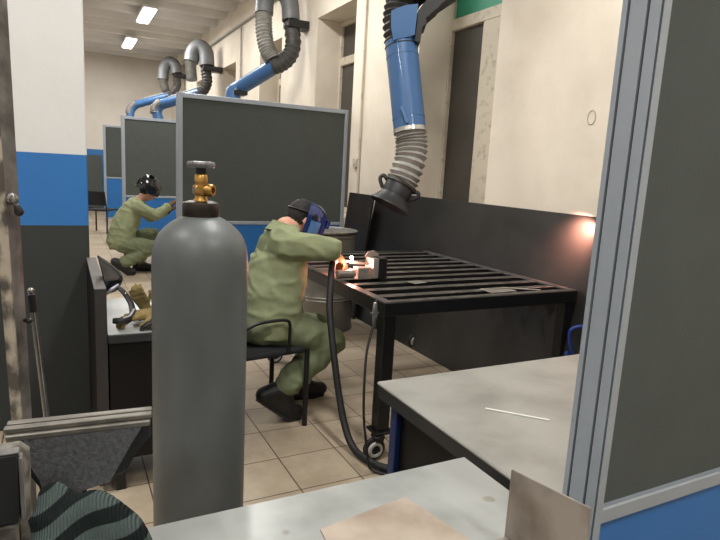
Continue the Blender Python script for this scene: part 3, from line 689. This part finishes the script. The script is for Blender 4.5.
def cheek(poly, base, th, name, m, dist):
    for q in (-1, 1): B().prism([(a * K, c * K) for a, c in poly], V(base) + vw * (dist * q), right, zz, vw * th * q, .001).out(name, m, t, flat=True)
cheek([(-.05, -.035), (.075, .0), (.085, .175), (.01, .165), (-.072, .13), (-.068, .04)], (2.183, 3.732, 2.436), .007, 'elbow_plate', M['arm_blue'], .118)
cheek([(-.04, .0), (.085, .02), (.30, .16), (.24, .28), (.03, .19), (-.04, .09)], (2.194, 3.744, 2.672), .007, 'elbow_plate', M['arm_blue'], .118)
lk = B(); base = V((2.183, 3.732, 2.418)) - vw * .11
lk.prism([(a * K, c * K) for a, c in [(.078, -.015), (.112, -.02), (.118, .07), (.143, .085), (.135, .12), (.21, .185), (.22, .205), (.33, .28), (.30, .32), (.15, .24), (.088, .16)]], base, right, zz, vw * .22, .002)
lk.out('linkage', M['plastic'], t, flat=True)
ut0, ut1 = V((2.47, 3.802, 2.92)), V((2.66, 3.83, 3.06))
B().cyl(ut0, ut1, .115, seg=36).out('upper_tube', M['arm_blue'], t)
B().hose([ut1, (2.72, 3.84, 3.13), (2.74, 3.84, 3.26), (2.74, 3.84, 3.36)], .112, 7, .09).out('swivel_hose', M['hose_dark'], t)
B().box(2.68, 2.898, 3.70, 3.98, 3.36, 3.47, .01).out('wall_bracket', M['plastic'], t)
B().sweep(spline([(2.74, 3.84, 3.47), (2.74, 3.84, 3.7), (2.70, 3.84, 3.9), (2.68, 3.84, 4.17)], 20), .12, 24).out('duct', M['duct'], t)

def far_arm(br, label, s, U, E, T, L, us=1.1, duct_m='duct'):  # arm points taken from image pixels, then scaled about the camera
    """br bracket, U inverted U duct then hose, E dark elbow hose, T tube ends, L lower elbow"""
    t = thing('extraction_arm', label, 'extraction arm', (2.9, br[1], br[2]), 'blue fume extraction arms')
    B().box(br[0] - .10 * s, 2.896, br[1] - .12, br[1] + .1, br[2] - .05 * s, br[2] + .05 * s, .008).out('wall_bracket', M['plastic'], t)
    B().sweep(spline(U[0], 30), .105 * s * us, 24).out('duct_bend', M[duct_m], t)
    if U[1]: B().hose(U[1], .10 * s, 16, .11, 20).out('flexible_hose', M['hose_grey'], t)
    B().hose(E, .10 * s, 10, .07, 22).out('elbow_hose', M['hose_dark'], t)
    a, c = V(T[0]), V(T[1])
    tu = B().cyl(a, c, .10 * s, .095 * s, seg=30).out('upper_tube', M['arm_blue'], t)
    d = (c - a).normalized(); upv = V((0, 0, 1))
    B().cyl(a + upv * .12 * s - d * .1, c + upv * .11 * s, .014 * s, seg=8).out('spring_rod', M['hose_grey'], tu)
    if L:
        B().sweep(spline(L, 24), .10 * s, 22).out('lower_elbow', M['arm_blue'], t)
        if us > 1.2: B().hose([V(p) + V((-.045 * s, -.01, .015 * s)) for p in spline(L, 9)[2:8]], .088 * s, 9, .05, 20).out('lower_hose', M['hose_mid'], t)
        else: B().box(c.x - .1, c.x + .08, c.y - .11, c.y + .08, c.z - .10, c.z - .03, .01).out('end_bracket', M['plastic'], t)
    return t
far_arm((2.714, 7.408, 3.30), 'blue extraction arm with silver hose above the big charcoal divider', 1.0,
        ([(2.694, 7.438, 3.35), (2.687, 7.471, 3.552), (2.635, 7.526, 3.688), (2.522, 7.593, 3.732), (2.415, 7.628, 3.624), (2.386, 7.603, 3.42)], [(2.387, 7.608, 3.445), (2.379, 7.567, 3.217), (2.406, 7.509, 2.99), (2.47, 7.446, 2.842)]),
        [(2.701, 7.405, 3.27), (2.706, 7.363, 3.046), (2.655, 7.359, 2.891), (2.56, 7.39, 2.797), (2.456, 7.436, 2.753)],
        ((2.526, 7.408, 2.795), (2.193, 7.986, 2.517)), [(2.206, 7.982, 2.531), (2.119, 8.014, 2.459), (2.091, 8.002, 2.324)])
far_arm((2.612, 11.931, 3.306), 'middle blue extraction arm with a smooth grey duct bend', .98,
        ([(2.615, 11.948, 3.36), (2.604, 11.995, 3.615), (2.503, 12.07, 3.725), (2.395, 12.11, 3.642), (2.336, 12.099, 3.425)], [(2.336, 12.102, 3.445), (2.331, 12.071, 3.27), (2.342, 12.027, 3.078)]),
        [(2.592, 11.93, 3.27), (2.604, 11.886, 3.054), (2.528, 11.891, 2.876), (2.385, 11.945, 2.771)],
        ((2.457, 11.92, 2.833), (1.908, 12.163, 2.607)), [(1.944, 12.148, 2.628), (1.784, 12.219, 2.561), (1.711, 12.234, 2.44), (1.739, 12.181, 2.249)], 1.4)
far_arm((2.713, 15.72, 3.619), 'farthest blue extraction arm, small in front of the end wall', .95,
        ([(2.693, 15.745, 3.67), (2.654, 15.804, 3.891), (2.521, 15.887, 3.958), (2.403, 15.918, 3.801), (2.37, 15.876, 3.499)], [(2.371, 15.88, 3.524), (2.389, 15.842, 3.375), (2.43, 15.792, 3.228)]),
        [(2.689, 15.722, 3.568), (2.682, 15.687, 3.368), (2.563, 15.709, 3.161), (2.424, 15.76, 3.053)],
        ((2.516, 15.723, 3.108), (1.877, 16.016, 2.895)), [(1.9, 16.004, 2.896), (1.74, 16.076, 2.837), (1.622, 16.107, 2.68), (1.592, 16.074, 2.428)], 1.35)

# ------------------------------------------------------------------ chairs
def chair(name, label, x, y, rz, arms):
    t = thing(name, label, 'chair', (x, y, 0), None, rz, True)
    hx, hy = .22, .215
    B().box(-hx, hx, -hy, hy, .445, .478, .012, seg=2).out('seat', M['cap'], t)
    for sx_ in (-1, 1):
        for sy_ in (-1, 1):
            top = .44 if sx_ > 0 else .82
            B().sweep(spline([(sx_ * hx * (1.0 if sx_ > 0 else .98), sy_ * (hy + .005), 0), (sx_ * hx * (1.0 if sx_ > 0 else .97), sy_ * (hy + .004), .47 if sx_ > 0 else .44)] + ([] if sx_ > 0 else [(-hx - .06, sy_ * (hy - .01), top)]), 12), .0155, 12).out('leg', M['black_steel'], t)
    R = B()
    def bk(u, v):
        z = .56 + v * .27; return V((-hx - .028 - .035 * v + .035 * (2 * u - 1) ** 2, (u - .5) * 2 * (hy - .01), z))
    R.grid(bk, 12, 6); R.thicken(.018).out('backrest', M['cap'], t, angle=60)
    if arms:
        for sy_ in (-1, 1):
            B().sweep(spline([(-hx - .02, sy_ * (hy + .012), .60), (-.12, sy_ * (hy + .015), .652), (-.03, sy_ * (hy + .017), .663), (.065, sy_ * (hy + .017), .660), (.095, sy_ * (hy + .015), .635), (.098, sy_ * (hy + .012), .58), (.098, sy_ * (hy + .008), .458)], 40), .0095, 10).out('armrest', M['black_steel'], t)
    return t
ca = math.radians(8)
chair('armchair', 'black armchair with tubular armrests under the seated welder', 1.23 - .22 * math.cos(ca) - .215 * math.sin(ca), 2.958 - .22 * math.sin(ca) + .215 * math.cos(ca), ca, True)
chair('side_chair', 'small black chair standing far off by the end of the aisle', .68, 12.55, math.radians(60), False)

# ------------------------------------------------------------------ people
def loft(b, rings, seg=24):
    """rings of (centre, side vector, half width, forward vector, half depth)"""
    R = []
    for c, sv, w, fv, d in rings:
        c, sv, fv = V(c), V(sv).normalized(), V(fv).normalized()
        R.append([c + sv * w * math.cos(2 * PI * k / seg) + fv * d * math.sin(2 * PI * k / seg) for k in range(seg)])
    b.rings(R)

def mask_shell(o, f, u, m, t, name, k=1., decal=None):
    """welding helmet: a curved shell in front of the face with lens, side knobs and headband"""
    f = V(f).normalized(); u = (V(u) - f * V(u).dot(f)).normalized(); s = u.cross(f)
    o = V(o)
    def fn(a, v):
        th = (a - .5) * 2 * math.radians(108); ph = math.radians(-62 + 132 * v)
        r = Vector_r(th, ph)
        return o + (f * math.cos(th) * r[0] + s * math.sin(th) * r[1]) * (math.cos(ph) ** .6) * k + u * math.sin(ph) * r[2] * k
    def Vector_r(th, ph):
        return (.155 + .012 * math.cos(3 * th), .118, .165 if ph < 0 else .14)
    b = B(); b.grid(fn, 26, 18); h = b.thicken(.004).out(name, m, t, angle=75)
    c = o + (f * .146 + u * .03) * k
    lb = B(); lb.prism([(-.062, -.032), (.062, -.032), (.062, .032), (-.062, .032)], c, s * k, u * k, f * .022 * k, .004); lf = lb.out('lens_frame', m, h, angle=30)
    lb = B(); lb.prism([(-.05, -.022), (.05, -.022), (.05, .022), (-.05, .022)], c + f * .0225 * k, s * k, u * k, f * .003 * k); lb.out('lens', M['lens'], h, flat=True)
    for q in (-1, 1):
        B().cyl(o + (s * q * .112 + u * .035) * k, o + (s * q * .130 + u * .035) * k, .019 * k, seg=18).out('knob', M['plastic'], h)
        if decal:
            db = B()
            def dfn(a, v):
                th = q * math.radians(62 + 34 * a); ph = math.radians(-52 + 58 * v); r = Vector_r(th, ph)
                return o + ((f * math.cos(th) * r[0] + s * math.sin(th) * r[1]) * (math.cos(ph) ** .6) * 1.012 + u * math.sin(ph) * r[2]) * k
            db.grid(dfn, 6, 8); db.thicken(.002).out('decal', decal, h, angle=70)
    return h

def person(label, J, sidev, fwd, headf, headu, helmet, hm, gl, scale=1., hands=None, decal=None, helm_rot=0., helm_off=(0, 0, 0), cap=False, jrings=None, hk=1., mk=1.):
    t = thing('person', label, 'person', J['root'])
    S = V(sidev).normalized(); F = V(fwd).normalized(); s = scale
    g = {k: V(p) for k, p in J.items()}
    hf = V(headf).normalized(); hu = (V(headu) - hf * V(headu).dot(hf)).normalized(); hs_ = hu.cross(hf)
    hc = g['head']
    def body(b):
        loft(b, [(g['pelvis'] - zz * .06, S, .15 * s, F, .11 * s), (g['pelvis'], S, .17 * s, F, .13 * s), (g['waist'], S, .145 * s, g['wf'] if 'wf' in g else F, .11 * s), (g['chest'], S, .165 * s, g['wf'] if 'wf' in g else F, .115 * s), (g['upper'], S, .14 * s, g['wf'] if 'wf' in g else F, .09 * s), (g['neckb'], S, .06 * s, g['wf'] if 'wf' in g else F, .055 * s)])
        b.cap(g['neckb'], .058 * s, hc - hu * .05 - hf * .015, .054 * s)
        rot = Matrix((hs_, hf, hu)).transposed()
        s2 = s; s1 = s * hk
        b.sphere(hc + hu * .02, .1 * s1, (.76, .98, 1.08), rot); b.sphere(hc + hf * .025 - hu * .055, .068 * s1, (.88, 1.0, .95), rot)
        b.cap(hc + hf * .095 * s + hu * .01, .010, hc + hf * .115 * s - hu * .03, .016, 8)        # nose
        b.sphere(hc + hf * .084 * s - hu * .068, .022 * s, (1.3, .6, .5), rot, 2)                 # lips
        for q in (-1, 1):
            b.sphere(hc + hs_ * q * .078 * s - hu * .005, .026 * s, (.35, .8, 1.15), rot, 2)       # ears
            sd = 'n' if q < 0 else 'f'
            b.cap(g['sh' + sd], .066 * s, g['el' + sd], .046 * s); b.cap(g['el' + sd], .046 * s, g['wr' + sd], .034 * s)
            b.cap(g['hip' + sd], .096 * s, g['kn' + sd], .066 * s); b.cap(g['kn' + sd], .066 * s, g['an' + sd], .046 * s)
            b.cap(g['an' + sd], .045 * s, g['ba' + sd], .036 * s)
            b.cap(g['upper'], .08 * s, g['sh' + sd], .066 * s)
    def cls(p):
        if (p - hc).length < .15 * s or (p - g['neckb']).length < .07 * s: return 0
        return 1
    bo = organic('body', body, .013, [M['skin'], M['trousers']], t, 4, classify=cls)
    for q in (-1, 1): B().sphere(hc + hf * .082 * s + hs_ * q * .031 * s + hu * .012, .011, sub=2).out('eye', M['lens'], bo)
    # loose trousers
    def trou(b):
        loft(b, [(g['pelvis'] - zz * .09, S, .15 * s, F, .12 * s), (g['pelvis'], S, .19 * s, F, .155 * s), (g['waist'], S, .16 * s, F, .13 * s)])
        for sd in 'nf':
            b.cap(g['hip' + sd], .115 * s, g['kn' + sd], .088 * s, 18)
            d_ = (g['an' + sd] - g['kn' + sd])
            b.cap(g['kn' + sd], .088 * s, g['kn' + sd] + d_ * .5, .086 * s, 18); b.cap(g['kn' + sd] + d_ * .5, .086 * s, g['kn' + sd] + d_ * .9, .082 * s, 18)
    organic('trousers', trou, .014, [M['trousers']], t, 5, .009 * s, 6.5)
    def jack(b):
        loft(b, [(V(c), S if sv is None else sv, w, fv, d) for c, sv, w, fv, d in jrings], 28)
        for sd in 'nf':
            b.cap(g['upper'] + (g['sh' + sd] - g['upper']) * .6, .10 * s, g['sh' + sd], .088 * s, 16)
            b.cap(g['sh' + sd], .088 * s, g['el' + sd], .068 * s, 16); b.cap(g['el' + sd], .068 * s, g['wr' + sd], .054 * s, 16)
    ja = organic('jacket', jack, .013, [M['suit']], t, 6, .008 * s, 6.5)
    # yoke seam sewn across the back
    from mathutils.bvhtree import BVHTree
    bv = BVHTree.FromPolygons([v.co + V(t.location) for v in ja.data.vertices], [p.vertices[:] for p in ja.data.polygons])
    wf_ = V(jrings[4][3]).normalized(); upv_ = wf_.cross(S); upv_ = upv_ if upv_.z > 0 else -upv_
    c0 = V(jrings[4][0]) + upv_ * .065 * s; sm = []
    for k in range(25):
        a_ = math.radians(-62 + 124 * k / 24); d_ = (wf_ * math.cos(a_) + S * math.sin(a_))
        h_ = bv.ray_cast(c0 - d_ * .6, d_)
        if h_[0] is not None: sm.append(h_[0] + d_ * .0005)
    if len(sm) > 8: B().sweep(sm, .0028, 6).out('yoke_seam', M['trousers'], ja)
    # collar
    nb = g['neckb']; cx_, cy_, cz_ = frame_from((hc - nb).normalized() * .5 + zz, S)
    cb = B(); R = []
    for h, r in ((-.055, .102), (-.03, .092), (-.008, .082), (.008, .080)):
        R.append([nb + cz_ * h + cx_ * r * 1.05 * math.cos(2 * PI * i / 26) + cy_ * r * math.sin(2 * PI * i / 26) for i in range(26)])
    cb.rings(R, caps=False); cb.thicken(.007).out('collar', M['suit'], ja, angle=80)
    # hair, cap
    rot = Matrix((hs_, hf, hu)).transposed()
    def hr(b):
        b.sphere(hc + hu * .028 - hf * .012, .106 * s * hk, (.80, .96, 1.06), rot)
    ho = organic('hair', hr, .01, [M['hair']], t, 2, .004, 40)
    bm = bmesh.new(); bm.from_mesh(ho.data); offv = V(t.location)
    bmesh.ops.bisect_plane(bm, geom=bm.verts[:] + bm.edges[:] + bm.faces[:], plane_co=hc - offv + hf * .02 - hu * .012, plane_no=(-hu * .85 + hf * .6), clear_outer=True)
    bm.to_mesh(ho.data); bm.free()
    if cap:
        cbm = B()
        def cfn(a, v):
            th = a * 2 * PI; ph = v * math.radians(88); rr = .107 * s * hk
            return hc + hu * .03 + (hs_ * .84 * math.cos(th) + hf * 1.0 * math.sin(th)) * rr * math.cos(ph) + hu * rr * 1.02 * math.sin(ph)
        cbm.grid(cfn, 28, 8, True); cbm.thicken(.005).out('cap', M['cap'], t, angle=70)
    # boots
    for sd in 'nf':
        an, ba, to, he = g['an' + sd], g['ba' + sd], g['to' + sd], g['he' + sd]
        def bt(b):
            b.cap(an + (g['kn' + sd] - an).normalized() * .07, .060 * s, an, .058 * s); b.cap(an, .058 * s, he, .052 * s); b.cap(an, .058 * s, ba, .052 * s); b.cap(he, .052 * s, ba, .052 * s); b.cap(ba, .052 * s, to, .044 * s)
        bb = organic('boot', bt, .009, [M['boot']], t, 3)
        nrm = (ba - he).cross(S).normalized()
        if nrm.z > 0: nrm = -nrm
        sb = B(); 
        dv = (ba - he).normalized(); tv = (to - ba).normalized(); n2 = tv.cross(S).normalized()
        if n2.z > 0: n2 = -n2
        R = []
        for c, w, n_ in ((he - dv * .018 + nrm * .032, .02, nrm), (he - dv * .006 + nrm * .035, .032, nrm), (he.lerp(ba, .5) + nrm * .036, .034, nrm), (ba + (nrm + n2).normalized() * .037, .040, n2), (to + n2 * .031, .034, n2), (to + tv * .018 + n2 * .028, .020, n2)):
            R.append([c + S * w, c - S * w, c - S * w + n_ * .016, c + S * w + n_ * .016])
        sb.rings(R); sb.out('sole', M['sole'], bb, flat=True)
    # gloves
    if hands:
        for sd, (fd, bk, th_) in hands.items():
            wv = (g['wr' + sd] - g['el' + sd]).normalized()
            def hd_(b):
                hand_prims(b, g['wr' + sd] + wv * .03, fd, bk, None, 1.1 * s, .8, th_)
                b.cap(g['wr' + sd] - wv * .03, .05 * s, g['wr' + sd] + wv * .045, .036 * s, 14)
            organic('glove', hd_, .007, [gl], t, 3)
    q = Matrix.Rotation(helm_rot, 3, hs_)
    mask_shell(hc + hu * .01 + hf * .0 + V(helm_off), q @ hf, q @ hu, hm, t, helmet, mk * s, decal)
    B().sweep([hc + hu * .05 + (hs_ * .092 * math.cos(a * PI / 16) + hf * .112 * math.sin(a * PI / 16)) * s * hk for a in range(33)], .010, 8, flat=.6).out('headgear_band', M['plastic'], t)
    return t

# seated welder: faces the table, slightly away from us, head bent to the arc
F1 = V((math.cos(.30), math.sin(.30), 0)); S1 = zz.cross(F1)          # S1 points to the far (left) side
J = dict(root=(1.0, 3.15, .48), pelvis=(1.01, 3.17, .57), waist=(1.05, 3.17, .74), chest=(1.09, 3.17, .94), upper=(1.115, 3.175, 1.09), neckb=(1.155, 3.18, 1.155), head=(1.262, 3.20, 1.19),
         shn=(1.12, 2.995, 1.07), shf=(1.155, 3.315, 1.04), eln=(1.352, 2.95, 1.055), elf=(1.36, 3.44, .985), wrn=(1.42, 3.10, 1.0), wrf=(1.47, 3.34, .975),
         hipn=(1.05, 3.085, .592), hipf=(1.02, 3.27, .592), knn=(1.445, 3.075, .465), knf=(1.46, 3.32, .475), ann=(1.125, 3.06, .20), anf=(1.335, 3.33, .135),
         ban=(1.165, 3.055, .055), baf=(1.425, 3.335, .055), ton=(1.225, 3.055, .045), tof=(1.50, 3.34, .05), hen=(1.015, 3.06, .175), hef=(1.31, 3.33, .06))
jr = [((1.07, 3.165, .515), None, .195, F1, .165), ((1.075, 3.165, .60), None, .207, F1, .178), ((1.08, 3.17, .72), None, .212, F1, .175), ((1.095, 3.17, .84), None, .215, F1, .165), ((1.115, 3.17, .96), None, .20, F1, .15),
      ((1.135, 3.165, 1.04), None, .165, F1, .118), ((1.145, 3.17, 1.11), None, .115, F1, .09), ((1.15, 3.18, 1.175), None, .085, F1, .075)]
person('welder in green overalls and blue helmet, seated and bent over the glowing table corner', J, S1, F1, (.95, .10, -.32), (.30, .05, .95), 'welding_helmet', M['helmet_blue'], M['brown_glove'],
       1., {'n': ((.75, .45, -.35), (.2, -.3, 1), 1), 'f': ((.8, -.35, -.3), (.1, .2, 1), -1)}, M['helmet_light'], 0., (.02, 0, -.015), True, jr, .88, .86)
# crouching welder at the aisle
F2 = V((1, 0, 0)); S2 = V((0, 1, 0)); FW = V((.8, 0, -.55)).normalized()
Yc = 8.0
J = dict(root=(.7, Yc, 0), pelvis=(.64, Yc, .42), waist=(.645, Yc, .58), chest=(.73, Yc, .76), upper=(.82, Yc, .88), neckb=(.89, Yc, .965), head=(1.0, Yc, 1.085),
         shn=(.86, Yc - .18, .885), shf=(.87, Yc + .18, .885), eln=(1.06, Yc - .2, .785), elf=(1.06, Yc + .2, .73), wrn=(1.225, Yc - .13, .895), wrf=(1.23, Yc + .12, .80),
         hipn=(.68, Yc - .1, .40), hipf=(.68, Yc + .1, .42), knn=(1.03, Yc - .14, .37), knf=(1.08, Yc + .15, .50), ann=(.655, Yc - .14, .15), anf=(.88, Yc + .15, .12),
         ban=(.73, Yc - .14, .055), baf=(.99, Yc + .15, .055), ton=(.79, Yc - .14, .05), tof=(1.06, Yc + .15, .05), hen=(.57, Yc - .14, .185), hef=(.86, Yc + .15, .06), wf=FW)
jr = [((.66, Yc, .34), None, .19, F2, .15), ((.665, Yc, .44), None, .215, F2, .18), ((.68, Yc, .55), None, .21, FW, .175), ((.725, Yc, .67), None, .215, FW, .165), ((.775, Yc, .78), None, .21, FW, .15),
      ((.82, Yc, .87), None, .20, FW, .125), ((.855, Yc, .925), None, .14, FW, .10), ((.885, Yc, .97), None, .08, FW, .075)]
person('welder in green overalls with raised black helmet, crouching beyond the gas cylinder', J, S2, F2, (.9, 0, -.32), (.3, 0, .95), 'welding_helmet', M['helmet_black'], M['brown_glove'],
       1.02, {'n': ((.8, .1, .6), (-.5, -.3, .8), 1), 'f': ((.8, 0, .5), (-.4, .3, .8), -1)}, None, -math.radians(80), (-.012, 0, .025), False, jr, 1., 1.04)

# ------------------------------------------------------------------ world and view
w = bpy.data.worlds.new('world'); sc.world = w; w.use_nodes = True
w.node_tree.nodes['Background'].inputs['Color'].default_value = (.5, .5, .55, 1); w.node_tree.nodes['Background'].inputs['Strength'].default_value = .1
sc.view_settings.view_transform = 'Standard'; sc.view_settings.look = 'None'
sc.view_settings.gamma = 1; sc.view_settings.use_curve_mapping = False
sc.view_settings.exposure = .0
sc.cycles.use_denoising = True
sc.cycles.max_bounces = 8
for o in bpy.data.objects:
    if '_local' in o: del o['_local']
